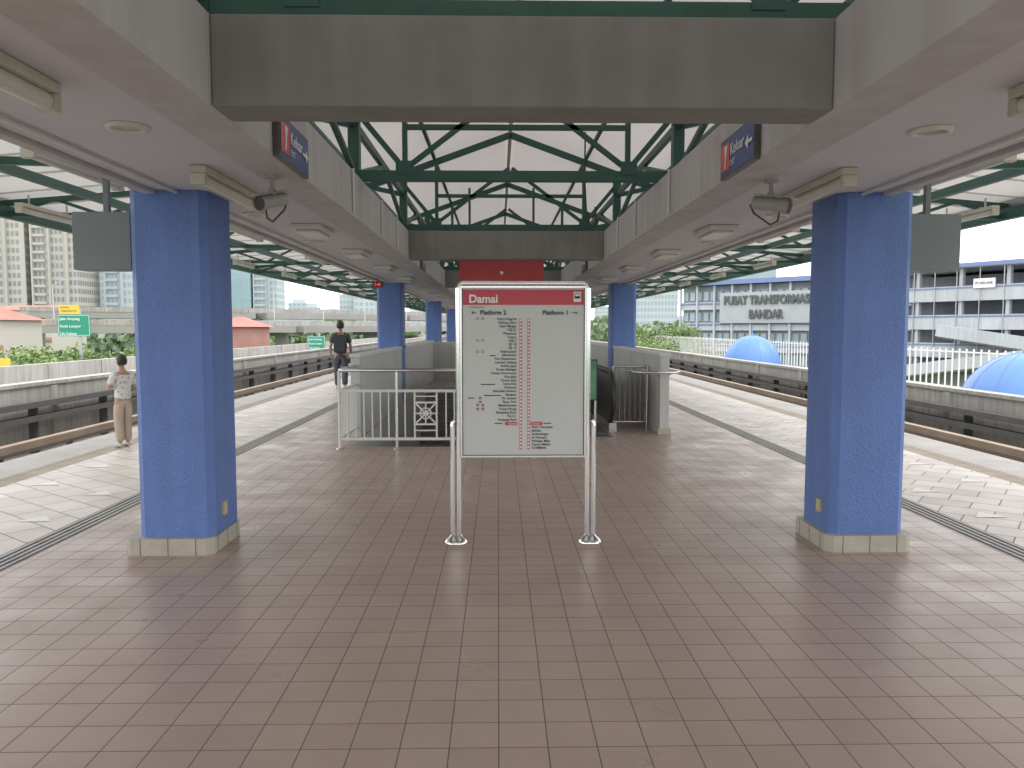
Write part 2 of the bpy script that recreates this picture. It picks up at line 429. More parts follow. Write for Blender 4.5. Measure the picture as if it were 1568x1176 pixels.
for s in (-1,1):
    for a in (1.05,2.0): t.beam((C+s*a,Y0,rz(a)-.045),(C+s*a,Y1,rz(a)-.045),.04,.04,'green')
    t.beam((C+s*1.48,Y0,3.5),(C+s*1.48,Y1,3.5),.05,.07,'green')
    t.beam((C+s*6.92,Y0,3.24),(C+s*6.92,Y1,3.24),.10,.16,'green')
    t.beam((C+s*4.85,Y0,3.17),(C+s*4.85,Y1,3.17),.07,.09,'green')
    for i,y in enumerate(ty[:-1]):
        t.beam((C+s*1.48,y+.13,3.06),(C+s*1.48,y+1.95,3.5),.045,.045,'green')
        t.beam((C+s*1.48,y+1.95,3.5),(C+s*1.48,y+3.78,3.06),.045,.045,'green')
t.build('roof_purlins')
# hanging cable loop in the roof void
t=MB(); t.tube([(1.0,9.0,3.3),(1.02,9.02,3.0),(1.05,9.0,2.86),(1.10,9,2.82),(1.14,9,2.88),(1.12,9,3.05)],.012,'black',6)
t.tube([(1.0,9.0,3.3),(1.0,9.0,3.9)],.010,'black',6); t.build('hanging_cable')

# ------------------------------------------------------------------ ceiling fittings
def tube_light(x,y,z,L=1.2,stem=0):
    t=MB(); t.box(x-.05,x+.05,y,y+L,z-.045,z,'cream')
    t.tube([(x,y+.03,z-.075),(x,y+L-.03,z-.075)],.036,'tube',12)
    for e in (y,y+L-.035): t.box(x-.045,x+.045,e-.005,e+.04,z-.115,z-.0452,'cream')
    if stem: 
        for e in (y+.2,y+L-.2): t.beam((x,e,z),(x,e,z+stem),.02,.02,'alu')
    t.build('tube_light',bevel=.006)
def box_light(x,y,z):
    t=MB(); t.box(x-.14,x+.14,y,y+.62,z-.05,z,'white'); t.box(x-.105,x+.105,y+.04,y+.58,z-.075,z-.051,'tube'); t.build('ceiling_light',bevel=.01)
def down_light(x,y,z):
    t=MB(); t.lathe((x,y,z),[(.068,-.004),(.072,-.016),(.098,-.014),(.102,0)],'tube',28)
    t.lathe((x,y,z-.003),[(.07,0),(.03,.0015),(.0,.002)],'cream',28); t.build('downlight')
for s in (-1,1):
    x=C+s*1.97; z=SZ+.028
    tube_light(x,2.0,z); down_light(x,3.85,z)
    tube_light(x,4.72,z)
    for y in (7.3,9.6,12.1,14.8,18.6,21,24,30,33,37,42): box_light(x,y,z)
    for y in (6.7,8.8,11,20,26): down_light(x+s*.28,y,z)
    for y in [5.45,9.1,12.75,16.4,20.05,23.7,27.35,31,38,45]:
        tube_light(C+s*3.2,y-.35,2.86,1.2,.28)
        if y>6: tube_light(C+s*5.7,y,3.1,1.2,.12)
t=MB()
for s in (-1,1):
    t.tube([(C+s*2.45,Y0,SZ+.012),(C+s*2.45,Y1,SZ+.012)],.012,'white',6)
    for yv in (6.6,8.2,9.4): t.tube([(C+s*(BXs[s]-.012),yv,SZ+.02),(C+s*(BXs[s]-.012),yv,BT)],.012,'white',6)
t.build('ceiling_conduit')

def cctv(s,y):
    x=C+s*1.58; z=SZ; t=MB()
    t.lathe((x,y,z-.02),[(0,-.0),(.045,0),(.045,.02)],'camg',16)
    t.tube([(x,y,z),(x,y,z-.10)],.014,'camg',8); t.ell((x,y,z-.10),(.026,.026,.026),'camg',10,8)
    d=Vector((s*.75 if s>0 else -.35,-.75,-.22)).normalized()
    side=Vector((0,0,1)).cross(d).normalized(); up=d.cross(side)
    c=Vector((x,y,z-.155))
    t.tube([c-d*.115,c+d*.10],.042,'camg',16)
    t.tube([c+d*.101,c+d*.112],.036,'black',16)
    t.tube([c+d*.07,c+d*.125],.047,'camg',16,caps=False)
    t.beam(c-d*.11+up*.049,c+d*.15+up*.049,.10,.005,'camg')
    b0=c-d*.115
    t.tube([b0,b0-d*.03+Vector((0,0,-.02)),b0+Vector((0,0,-.07)),c+Vector((.0,0,-.13)),c+d*.05+Vector((0,0,-.10)),c+d*.06+Vector((0,0,-.045))],.006,'black',6)
    t.build('cctv_camera')
cctv(-1,4.9); cctv(1,4.98)

def exit_sign(s,y):
    e=empty('exit_sign'); t=MB(); L=.66; z0=2.59; z1=2.83
    xf=C+s*(BXs[s]-.035); a0,a1=sorted((xf,xf+s*.033))
    t.box(a0,a1,y,y+L,z0,z1,'dark')
    xp=xf-s*.002; a0,a1=sorted((xp,xf))
    t.box(a0,a1,y+.012,y+L-.012,z0+.012,z1-.012,'signblue')
    xq=xp-s*.003
    def P(u,w): return (xq, (y+u) if s<0 else (y+L-u), z0+w)
    t.poly([P(.03,.04),P(.2,.04),P(.2,.205),P(.03,.205)],'orange')
    xq=xp-s*.005
    t.poly([P(.10,.055),P(.125,.055),P(.14,.12),P(.165,.19),P(.1,.19),P(.115,.12)],'twhite')
    if s<0: ar=[(.50,.11),(.57,.11),(.57,.08),(.63,.12),(.57,.16),(.57,.13),(.50,.13)]
    else: ar=[(.63,.11),(.56,.11),(.56,.08),(.50,.12),(.56,.16),(.56,.13),(.63,.13)]
    t.poly([P(*q) for q in ar],'twhite')
    t.build('panel',e)
    rot=(math.pi/2,0,math.pi/2 if s<0 else -math.pi/2)
    text('Keluar',P(.22,.145),.10,'twhite',e,rot,bold=.001,name='keluar_text'); text('EXIT',P(.22,.065),.05,'twhite',e,rot,name='exit_text')
exit_sign(-1,4.3); exit_sign(1,4.33)
exit_sign(-1,12.2); exit_sign(1,12.6)

t=MB(); t.box(-.68,.80,13.6,13.75,2.1,2.84,'red'); t.box(-.72,.84,13.58,13.77,2.841,2.88,'dark')
t.ell((.06,13.59,2.62),(.03,.012,.03),'twhite',12,8)
for x in (-.5,.62): t.beam((x,13.68,2.88),(x,13.68,4.1),.04,.04,'green')
t.build('red_hanging_sign')
e=empty('platform_clock'); t=MB(); t.box(-2.43,-2.23,15,15.08,2.44,2.55,'black'); t.beam((-2.33,15.04,2.55),(-2.33,15.04,2.63),.03,.03,'dark')
t.build('housing',e); text('2:45',(-2.33,14.996,2.495),.08,'redled',e,align='CENTER',bold=.001,name='digits')

# ------------------------------------------------------------------ route map stand
SX=.19; SY=5.86
e=empty('route_map_stand'); t=MB()
BW=.465; BZ0=.68; BZ1=1.955
t.box(SX-BW,SX+BW,SY-.02,SY+.02,BZ0,BZ1,'board')
f=.014
t.box(SX-BW-f,SX-BW-.0005,SY-.03,SY+.03,BZ0-f,BZ1+f,'steel'); t.box(SX+BW+.0005,SX+BW+f,SY-.03,SY+.03,BZ0-f,BZ1+f,'steel')
t.box(SX-BW,SX+BW,SY-.03,SY+.03,BZ1+.0005,BZ1+f,'steel'); t.box(SX-BW,SX+BW,SY-.03,SY+.03,BZ0-f,BZ0-.0005,'steel')
t.box(SX-BW,SX+BW,SY-.025,SY-.0202,BZ0,BZ0+.005,'dark')
for s in (-1,1): t.box(SX+s*(BW-.003)-.003,SX+s*(BW-.003)+.003,SY-.025,SY-.0202,BZ0+.005,BZ1,'dark')
t.box(SX-BW+.008,SX+BW-.008,SY-.023,SY-.0205,BZ1-.128,BZ1-.012,'hred')
t.box(SX+BW-.085,SX+BW-.03,SY-.025,SY-.0235,BZ1-.105,BZ1-.03,'twhite')
t.box(SX+BW-.078,SX+BW-.037,SY-.027,SY-.0255,BZ1-.08,BZ1-.04,'ink')
t.box(SX+BW-.074,SX+BW-.041,SY-.0285,SY-.0275,BZ1-.062,BZ1-.046,'twhite')
def bx_(px): return SX+(px-799)*.00497
def bz_(py): return BZ0+(697-py)*.00497
yf=SY-.0215
for x in (795,807): 
    t.box(bx_(x)-.010,bx_(x)+.010,yf-.0005,SY-.0203,bz_(688),bz_(487),'pink')
for i in range(37):
    for x in (795,807):
        c=(bx_(x),bz_(489.5+i*5.4)); q=.006
        t.box(c[0]-q,c[0]+q,yf-.002,yf-.0008,c[1]-q,c[1]+q,'twhite')
def arrow(px,py,sg):
    x=bx_(px);z=bz_(py);y=yf-.001
    t.box(x-.018,x+.018,y-.001,y,z-.0025,z+.0025,'ink')
    for d in (-1,1): t.beam((x+sg*.018,y-.002,z),(x+sg*.006,y-.002,z+d*.012),.003,.005,'ink',up=(0,1,0))
arrow(724,478,-1); arrow(877,478,1)
t.box(bx_(771),bx_(790),yf-.001,SY-.0202,bz_(650.3),bz_(645),'hred'); t.box(bx_(810),bx_(828),yf-.001,SY-.0202,bz_(650.3),bz_(645),'hred')
for (px,py) in [(729,487),(737,487),(729,520),(737,520),(729,537),(737,537),(733,608),(733,614),(729,619),(737,619),(729,625),(737,625)]:
    t.box(bx_(px)-.009,bx_(px)+.009,yf-.001,SY-.0202,bz_(py)-.009,bz_(py)+.009,'ink')
    t.box(bx_(px)-.006,bx_(px)+.006,yf-.002,yf-.0012,bz_(py)-.006,bz_(py)+.006,'board' if py<600 else 'pink')
for px,py,w in [(719,608,10),(745,587,22),(752,604,26),(752,543,8),(836,647,12),(761,647,12)]:
    t.box(bx_(px)-w*.0025,bx_(px)+w*.0025,yf-.001,SY-.0202,bz_(py)-.005,bz_(py)+.002,'ink')
for s in (-1,1):
    xi=SX+s*(BW+.030); xo=SX+s*(BW+.076)
    t.tube([(xi,SY,.02),(xi,SY,BZ1+.0)],.0195,'chrome',18)
    t.tube([(xo,SY,.02),(xo,SY,.90),(xo-s*.006,SY,.93),(xo-s*.02,SY,.945)],.0195,'chrome',18)
    t.tube([(xi,SY,BZ1),(xi-s*.01,SY,BZ1+.025),(xi-s*.04,SY,BZ1+.034)],.0185,'chrome',18)
    for xx in (xi,xo):
        t.lathe((xx,SY,0),[(.066,0),(.064,.012),(.047,.03),(.028,.045),(.0196,.06)],'chrome',24)
    t.box(min(xi,SX+s*(BW+f)),max(xi,SX+s*(BW+f)),SY-.01,SY+.01,1.75,1.78,'steel')
    t.box(min(xi,SX+s*(BW+f)),max(xi,SX+s*(BW+f)),SY-.01,SY+.01,.82,.85,'steel')
    t.box(SX+s*(BW-.06)-.015,SX+s*(BW-.06)+.015,SY-.01,SY+.01,BZ1+f,BZ1+.03,'dark')
t.tube([(SX-BW-.0,SY,BZ1+.034),(SX+BW+.0,SY,BZ1+.034)],.0185,'chrome',18)
t.build('frame_and_board',e)
text('Damai',(bx_(716),yf-.003,bz_(457.5)),.085,'twhite',e,bold=.0026,name='station_name')
text('LRT Kelana Jaya Line',(bx_(716),yf-.002,bz_(469.5)),.014,'ink',e,name='line_name')
text('Platform 2',(bx_(733),yf-.001,bz_(478)),.047,'ink',e,bold=.0012,name='platform_label'); text('Platform 1',(bx_(868),yf-.001,bz_(478)),.047,'ink',e,align='RIGHT',bold=.0012,name='platform_label')
names="Putra Heights|Subang Alam|Alam Megah|USJ 21|Wawasan|Taipan|USJ 7|SS 18|SS 15|Subang Jaya|Glenmarie|Ara Damansara|Lembah Subang|Kelana Jaya|Taman Bahagia|Taman Paramount|Asia Jaya|Taman Jaya|Universiti|Kerinchi|Abdullah Hukum|Bangsar|KL Sentral|Pasar Seni|Masjid Jamek|Dang Wangi|Kampung Baru|KLCC|Ampang Park".split('|')
for i,nm in enumerate(names): text(nm,(bx_(788.5),yf-.001,bz_(487.5+i*5.5)),.0265,'ink',e,align='RIGHT',bold=.0002,name='stop_name')
text('Damai',(bx_(789),yf-.003,bz_(647.7)),.025,'twhite',e,align='RIGHT',name='stop_name'); text('Damai',(bx_(811),yf-.003,bz_(647.7)),.025,'twhite',e,name='stop_name')
for i,nm in enumerate("Dato' Keramat|Jelatek|Setiawangsa|Sri Rampai|Wangsa Maju|Taman Melati|GOMBAK".split('|')):
    text(nm,(bx_(812),yf-.001,bz_(653+i*5.4)),.0265,'ink',e,bold=.0002,name='stop_name')

# ------------------------------------------------------------------ stair enclosure
t=MB()
t.box(-2.24,-2.1,11.7,25,0,1.22,'wall'); t.box(-2.26,-2.08,11.68,25.02,1.221,1.26,'white')
t.box(-2.098,-.3,24.86,25,0,1.22,'wall')
t.build('stair_side_wall')
t=MB()
t.box(2.52,2.66,11.9,25,0,1.23,'wall'); t.box(2.50,2.68,11.88,25.02,1.231,1.27,'white')
t.box(2.49,2.69,11.87,11.99,0,.10,'plinth2')
t.build('stair_side_wall')
t=MB()
t.box(.57,.72,12.6,24,0,1.0,'wall'); t.build('stair_divider_wall')
t=MB()
for (x0,x1,y0,y1) in ((-2.05,.55,10.7,22),(.95,1.75,14,22)):
    zb=-4.6
    t.quad((x0,y0,zb),(x0,y1,zb),(x0,y1,-.001),(x0,y0,-.001),'wall'); t.quad((x1,y0,zb),(x1,y0,-.001),(x1,y1,-.001),(x1,y1,zb),'wall')
    t.quad((x0,y0,zb),(x0,y0,-.001),(x1,y0,-.001),(x1,y0,zb),'wall'); t.quad((x0,y1,zb),(x1,y1,zb),(x1,y1,-.001),(x0,y1,-.001),'wall')
    t.quad((x0,y0,zb),(x1,y0,zb),(x1,y1,zb),(x0,y1,zb),'stair')
t.build('stairwell')
t=MB()
for i in range(26):
    z=-.17*(i+1); y=22-.3*(i+1)
    t.box(-2.04,.54,y,y+.3,z-.3,z,'stair'); t.box(-2.04,.54,y-.012,y+.03,z+.001,z+.006,'yellow' if i==0 else 'tactd')
t.build('staircase')
t=MB(); yF=10.5; xl=-2.17
t.tube([(xl,11.7,1.08),(xl,yF+.06,1.08),(xl+.02,yF+.01,1.08),(xl+.06,yF,1.08),(1.2,yF,1.08)],.026,'steel',12)
for x in (xl,-1.39,-.45,.5,1.2):
    t.tube([(x,yF,.0),(x,yF,1.07)],.02,'steel',10); t.lathe((x,yF,0),[(.05,0),(.045,.012),(.02,.02)],'steel',16)
t.tube([(xl,yF,.0),(xl,yF,1.07)],.022,'white',10)
for z in (.14,.80): t.box(xl,1.2,yF-.018,yF+.018,z-.018,z+.018,'white'); t.box(xl-.018,xl+.018,yF+.02,11.68,z-.018,z+.018,'white')
x=xl+.11
while x<1.18:
    if not(-1.17<x<-.82): t.box(x-.009,x+.009,yF-.009,yF+.009,.158,.782,'white')
    x+=.112
y=yF+.13
while y<11.6: t.box(xl-.009,xl+.009,y-.009,y+.009,.158,.782,'white'); y+=.112
ox,oz,w=-.995,.49,.15
for z in (oz-w,oz+w): t.box(ox-w,ox+w,yF-.012,yF+.012,z-.012,z+.012,'white')
for xx in (ox-w,ox+w): t.box(xx-.012,xx+.012,yF-.0115,yF+.0115,.158,.782,'white')
for a in range(4):
    th=a*math.pi/4; d=w*(1 if a%2==0 else 1.38); dx,dz=math.cos(th)*d,math.sin(th)*d
    t.beam((ox-dx,yF+.001*a,oz-dz),(ox+dx,yF+.001*a,oz+dz),.02,.014,'white',up=(0,1,0))
t.tube([(ox+.075*math.cos(q*math.pi/8),yF-.004,oz+.075*math.sin(q*math.pi/8)) for q in range(16)],.010,'white',6,closed=True)
for zz in (oz-.235,oz+.235):
    t.box(ox-w,ox+w,yF-.008,yF+.008,zz-.008,zz+.008,'white')
t.build('white_railing')
t=MB(); y=12.7
for x in [1.93+i*.085 for i in range(7)]: t.tube([(x,y,.1),(x,y,1.02)],.009,'alu',6)
for z in (.1,1.02): t.tube([(1.9,y,z),(2.5,y,z)],.018,'steel',8)
for x in (1.9,2.47): t.tube([(x,y,0),(x,y,1.02)],.02,'steel',8)
t.build('steel_railing')
t=MB()
t.tube([(2.08,12.3,.98),(2.1,11.78,.98),(2.2,11.66,.98),(2.68,11.66,.98),(2.78,11.76,.98),(2.78,13.2,.98)],.022,'steel',12)
for y in (12.1,13.1): t.tube([(2.78,y,.98),(2.72,y,.92),(2.66,y,.92)],.01,'steel',8)
t.tube([(2.3,11.66,.98),(2.52,11.95,.9)],.01,'steel',8)
t.build('handrail')
t=MB()
def esc_path(o=0):
    P=[]
    cy,cz,rr=12.55,.55,.40+o
    for i in range(9):
        a=-math.pi/2-math.pi*i/8; P.append((cy+rr*math.cos(a),cz+rr*math.sin(a)))
    P+=[(14.2,cz+rr),(14.6,cz+rr-.05),(15.0,cz+rr-.2)]
    P+=[(22,cz+rr-.2-7*.577)]
    return P
for x in (.87,1.83):
    P=esc_path(0)
    t.tube([(x,a,z) for a,z in P],.042,'black',10)
    inner=esc_path(-.05)
    poly=[(a,z) for a,z in inner]+[(22,-4.2),(15.0,-.35),(14.4,.02),(12.5,.02)]
    for dx in (-.018,.018): t.poly([(x+dx,a,z) for a,z in (poly if dx>0 else poly[::-1])],'dark')
    t.box(x-.06,x+.06,12.2,14.2,0.001,.14,'steel')
    t.beam((x,14.2,.07),(x,22,.07-7.8*.55),.12,.14,'steel')
t.box(.95,1.75,11.6,14.0,.004,.012,'mesh')
for i in range(22):
    y=14.0+i*.36; z=-.02-max(0,i-1)*.2
    t.box(.96,1.74,y,y+.36,z-.3,z,'mesh')
    for j in range(19): t.box(.97+j*.04,.985+j*.04,y,y+.35,z+.0005,z+.01,'alu')
t.build('escalator')
t=MB(); t.box(1.50,1.53,11.95,11.98,.3,1.15,'steel'); t.box(1.16,1.52,11.9,11.93,.55,1.15,'poster'); t.box(1.14,1.54,11.935,11.95,.53,1.17,'black')
t.box(1.36,1.66,11.85,12.05,0,.03,'dark'); t.box(1.50,1.53,11.951,11.98,.03,.3,'steel'); t.build('poster_stand')

# ------------------------------------------------------------------ people
def skin_obj(name,V,E,Rd,root,k,parent,sub=2):
    me=bpy.data.meshes.new(name); me.from_pydata(V,E,[]); o=bpy.data.objects.new(name,me); sc.collection.objects.link(o)
    md=o.modifiers.new('s','SKIN'); md.use_smooth_shade=True
    if not me.skin_vertices:
        bpy.context.view_layer.objects.active=o; o.select_set(True)
        bpy.ops.object.modifier_remove(modifier='s'); bpy.ops.object.modifier_add(type='SKIN'); o.modifiers[-1].use_smooth_shade=True
    sd=o.data.skin_vertices[0].data
    for i,r_ in enumerate(Rd):
        sd[i].radius=(r_,r_) if not isinstance(r_,tuple) else r_
        sd[i].use_root=(i==root)
    s=o.modifiers.new('ss','SUBSURF'); s.levels=sub; s.render_levels=sub
    dg=bpy.context.evaluated_depsgraph_get(); dg.update()
    m2=bpy.data.meshes.new_from_object(o.evaluated_get(dg)); bpy.data.objects.remove(o)
    m2.materials.clear(); m2.materials.append(M[k])
    for p in m2.polygons: p.use_smooth=True; p.material_index=0
    o=bpy.data.objects.new(name,m2); sc.collection.objects.link(o); o.parent=parent
    return o
def person(loc,rot,H,arm,leg,top,bot,pack=False):
    e=empty('standing_person',loc,rot); e.scale=(H/1.75,)*3
    V=[(0,0,.95),(0,0,1.08),(0,.01,1.26),(0,-.005,1.40),(0,0,1.48),(0,.015,1.57)]
    Rd=[(.13,.10),(.115,.085),(.135,.095),(.10,.075),.05,.055]
    E=[(0,1),(1,2),(2,3),(3,4),(4,5)]
    def chain(root,pts,rs):
        p=root
        for q,r_ in zip(pts,rs): V.append(q); Rd.append(r_); E.append((p,len(V)-1)); p=len(V)-1
    for s in (-1,1):
        sh=(s*.165,-.005,1.405); el,wr=arm[s]
        mid=tuple((a+c)/2 for a,c in zip(sh,el))
        chain(3,[sh,mid,el,tuple((a+c)/2 for a,c in zip(el,wr)),wr],[.055,.046,.038,.036,.026])
        hp=(s*.09,0,.89); kn,an,toe=leg[s]
        chain(0,[hp,tuple((a+c)/2 for a,c in zip(hp,kn)),kn,tuple((a*.65+c*.35) for a,c in zip(kn,an)),an,toe],[.085,.075,.053,.052,.035,.03])
    skin_obj('body',V,E,Rd,0,'skin',e)
    V2=[(0,0,.90),(0,0,1.0),(0,0,1.10),(0,.01,1.26),(0,-.005,1.395),(0,0,1.45)]
    R2=[(.165,.13),(.165,.128),(.155,.12),(.165,.122),(.13,.095),.065]; E2=[(i,i+1) for i in range(5)]
    for s in (-1,1):
        sh=Vector((s*.17,-.005,1.405)); el=Vector(arm[s][0]); b0=len(V2)
        V2+= [tuple(sh),tuple(sh.lerp(el,.4)),tuple(sh.lerp(el,.82))]; R2+=[.074,.074,.074]; E2+=[(4,b0),(b0,b0+1),(b0+1,b0+2)]
    skin_obj('shirt',V2,E2,R2,3,top,e)
    V3=[(0,0,1.0),(0,0,.93)]; R3=[(.14,.112),(.15,.125)]; E3=[(0,1)]
    for s in (-1,1):
        hp=Vector((s*.092,0,.87)); kn,an,toe=[Vector(q) for q in leg[s]]; b0=len(V3)
        V3+=[tuple(hp),tuple(hp.lerp(kn,.5)),tuple(kn),tuple(kn.lerp(an,.5)),tuple(kn.lerp(an,.95))]; R3+=[.108,.102,.09,.08,.074]
        E3+=[(1,b0),(b0,b0+1),(b0+1,b0+2),(b0+2,b0+3),(b0+3,b0+4)]
    skin_obj('trousers',V3,E3,R3,1,bot,e)
    m=MB()
    for s in (-1,1):
        an,toe=Vector(leg[s][1]),Vector(leg[s][2]); d=(toe-an); d.z=0; d.normalize()
        heel=an-d*.05; pts=[(heel.x,heel.y,an.z-.035),(an.x,an.y,an.z-.03),(an.x+d.x*.1,an.y+d.y*.1,an.z-.045),(an.x+d.x*.19,an.y+d.y*.19,an.z-.052)]
        m.tube(pts,[.034,.046,.042,.024],'shoe',12)
        el,wr=Vector(arm[s][0]),Vector(arm[s][1]); dd=(wr-el).normalized()
        side=dd.cross(Vector((s*1.0,.0,0.001))).normalized() if abs(dd.x)<.9 else Vector((0,0,1))
        nrm=dd.cross(side).normalized()*(-s)
        palm=wr+dd*.09
        for q in (-.026,-.009,.009,.026): m.tube([wr+side*q*.5,wr+side*q+dd*.045,palm+side*q],[.014,.015,.012],'skin',8)
        for q,Ln in zip((-.027,-.009,.009,.027),(.062,.074,.070,.052)):
            p0=palm+side*q; p1=p0+dd*Ln*.5+nrm*.006; p2=p1+dd*Ln*.32+nrm*.018; p3=p2+dd*Ln*.15+nrm*.02
            m.tube([p0,p1,p2,p3],[.0095,.009,.0085,.006],'skin',8)
        th=wr+dd*.03-side*.024
        m.tube([th,th-side*.025+dd*.025+nrm*.01,th-side*.034+dd*.055+nrm*.022],[.012,.011,.007],'skin',8)
    hc=(0,.02,1.645)
    def hf(p):
        k=1-.28*max(0,-p.z)**1.3
        return Vector((p.x*k,p.y*(1-.12*max(0,-p.z))+ (.08*max(0,-p.z) if p.y>0 else 0),p.z))
    m.ell(hc,(.080,.10,.118),'skin',24,18,hf)
    m.tube([(0,.108,1.66),(0,.128,1.632),(0,.112,1.618)],[.008,.015,.011],'skin',8)
    for s in (-1,1):
        m.ell((s*.030,.109,1.655),(.013,.008,.008),'twhite',10,8); m.ell((s*.030,.115,1.655),(.006,.004,.006),'ink',8,6)
        m.beam((s*.016,.114,1.676),(s*.045,.106,1.677),.006,.005,'hair')
        m.ell((s*.080,.012,1.645),(.010,.02,.032),'skin',10,8)
    m.tube([(-.022,.109,1.592),(0,.117,1.590),(.022,.109,1.592)],[.003,.006,.003],'orange',6)
    rnd=random.Random(3)
    m.ell((hc[0],hc[1]-.012,hc[2]+.012),(.098,.118,.128),'hair',28,20,lambda p:p*(1+.04*rnd.uniform(-1,1)),lambda p:(p.z>.42 or p.y<.12) and p.z>-.62 and not(p.z<.1 and p.y>-.15))
    if pack:
        m2=MB(); m2.box(-.155,.155,-.30,-.125,.98,1.42,'pack'); m2.box(-.12,.12,-.345,-.302,1.0,1.22,'pack')
        m2.tube([(0.03,-.2,1.42),(.03,-.2,1.455),(-.03,-.2,1.455),(-.03,-.2,1.42)],.008,'pack',6)
        for s in (-1,1): m2.tube([(s*.1,-.14,1.40),(s*.11,-.06,1.475),(s*.11,.06,1.44),(s*.125,.125,1.3),(s*.15,.06,1.1),(s*.13,-.12,1.03)],.016,'pack',8)
        m2.build('backpack',e,bevel=.03)
    else:
        m.box(-.038,.038,.262,.272,1.14,1.28,'black')
    m.build('head_hands_shoes',e)
    return e
person((-5.22,10.75,0),R(58),1.27,
  {-1:((-.25,.02,1.15),(-.08,.22,1.20)),1:((.25,.01,1.14),(.08,.22,1.18))},
  {-1:((-.09,.02,.49),(-.09,-.02,.085),(-.10,.12,.035)),1:((.09,.03,.49),(.085,.02,.085),(.09,.16,.035))},'shirtw','khaki')
person((-4.22,20.7,0),R(8),1.83,
  {-1:((-.25,-.04,1.14),(-.26,.08,.90)),1:((.25,-.02,1.14),(.25,.12,.91))},
  {-1:((-.10,.10,.50),(-.10,.08,.085),(-.11,.22,.035)),1:((.10,-.02,.49),(.10,-.17,.11),(.11,-.04,.035))},'shirtg','denim',pack=True)

# ------------------------------------------------------------------ surroundings
t=MB(); t.quad((-3000,-600,-8),(3000,-600,-8),(3000,4000,-8),(-3000,4000,-8),'ground'); t.build('ground')
t=MB(); t.box(-17.4,-12.6,-40,200,-1.4,-.6,'lconc'); t.box(-17.7,-17.4,-40,200,-1.4,.3,'lconc'); t.box(-12.6,-12.3,-40,200,-1.4,.05,'lconc')
t.box(-17.39,-12.61,-40,200,-.599,-.596,'asph')
y=-38
while y<120: t.box(-17.395,-17.37,y,y+.05,-.59,.3,'conc'); y+=4
for yy in range(-30,200,25): t.box(-15.6,-14.4,yy,yy+1.2,-8,-1.4,'conc')
t.build('highway')
t=MB()   # flyover on the left, two decks curving away
pts=[(-140,78),(-90,84),(-60,90),(-42,97),(-30,108),(-21,126),(-12,160),(4,215)]
for (xa,ya),(xb,yb) in zip(pts,pts[1:]):
    t.beam((xa,ya,1.55),(xb,yb,1.55),7.5,.9,'viad'); t.beam((xa,ya-3.9,2.35),(xb,yb-3.9,2.35),.3,.7,'conc'); t.beam((xa,ya+3.9,2.35),(xb,yb+3.9,2.35),.3,.7,'conc')
    t.beam((xa,ya,-3.5),(xa,ya,1.09),1.8,1.8,'viad'); t.beam((xa-2.5,ya,.85),(xa+2.5,ya,.85),1.6,.45,'viad')
    for k in range(2):
        fx=xa+(xb-xa)*k/2; fy=ya-3.9+(yb-ya)*k/2
        t.tube([(fx,fy,2.6),(fx,fy,6.6),(fx+1.0,fy+.3,7.2)],[.08,.05,.04],'alu',6); t.beam((fx+.9,fy+.3,7.2),(fx+1.6,fy+.4,7.25),.2,.08,'alu')
t.build('road_viaduct')
t=MB()
pts=[(-70,118),(-40,128),(-20,150),(0,190)]
for (xa,ya),(xb,yb) in zip(pts,pts[1:]):
    t.beam((xa,ya,3.7),(xb,yb,3.7),7,1.0,'viad'); t.beam((xa,ya-3.6,4.5),(xb,yb-3.6,4.5),.3,.7,'conc'); t.beam((xa,ya,-2.3),(xa,ya,3.19),1.8,1.8,'viad')
t.build('road_viaduct')

def hsign(name,x,y,z0,z1,w,extra=False):
    e=empty(name); t=MB()
    t.box(x-w/2,x+w/2,y,y+.05,z0,z1,'lampgreen'); 
    for a in (-1,1): t.box(x+a*(w/2-.05)-.01,x+a*(w/2-.05)+.01,y-.004,y-.001,z0+.05,z1-.05,'twhite')
    for z in (z0+.05,z1-.05): t.box(x-w/2+.061,x+w/2-.061,y-.004,y-.001,z-.01,z+.01,'twhite')
    t.beam((x+w*.15,y+.12,-8),(x+w*.15,y+.12,z1+.2),.13,.13,'alu')
    if extra: t.box(x-w/2+.1,x+w/2-.6,y,y+.05,z1+.03,z1+.55,'yellow')
    t.build('panel',e)
    for i,s in enumerate(('Jalan Ampang','Kuala Lumpur','Ulu Kelang')): text(s,(x-w/2+.12,y-.006,z1-.25-(z1-z0-.4)/2*i),(z1-z0)*.17,'twhite',e,name='sign_text',bold=.002)
    if extra:
        for i,s in enumerate(('AWAS','LEBUHRAYA')): text(s,(x-w/2+.2,y-.006,z1+.40-.2*i),.17,'ink',e,name='sign_text')
hsign('highway_sign',-24.5,45,1.2,2.45,1.85,True)
hsign('highway_sign',-14.1,60,.0,1.05,1.35)
t=MB(); t.beam((-19.0,30,-8),(-19.0,30,.5),.08,.08,'alu'); t.box(-19.25,-18.8,29.95,29.98,.15,.5,'yellow'); t.build('warning_sign')

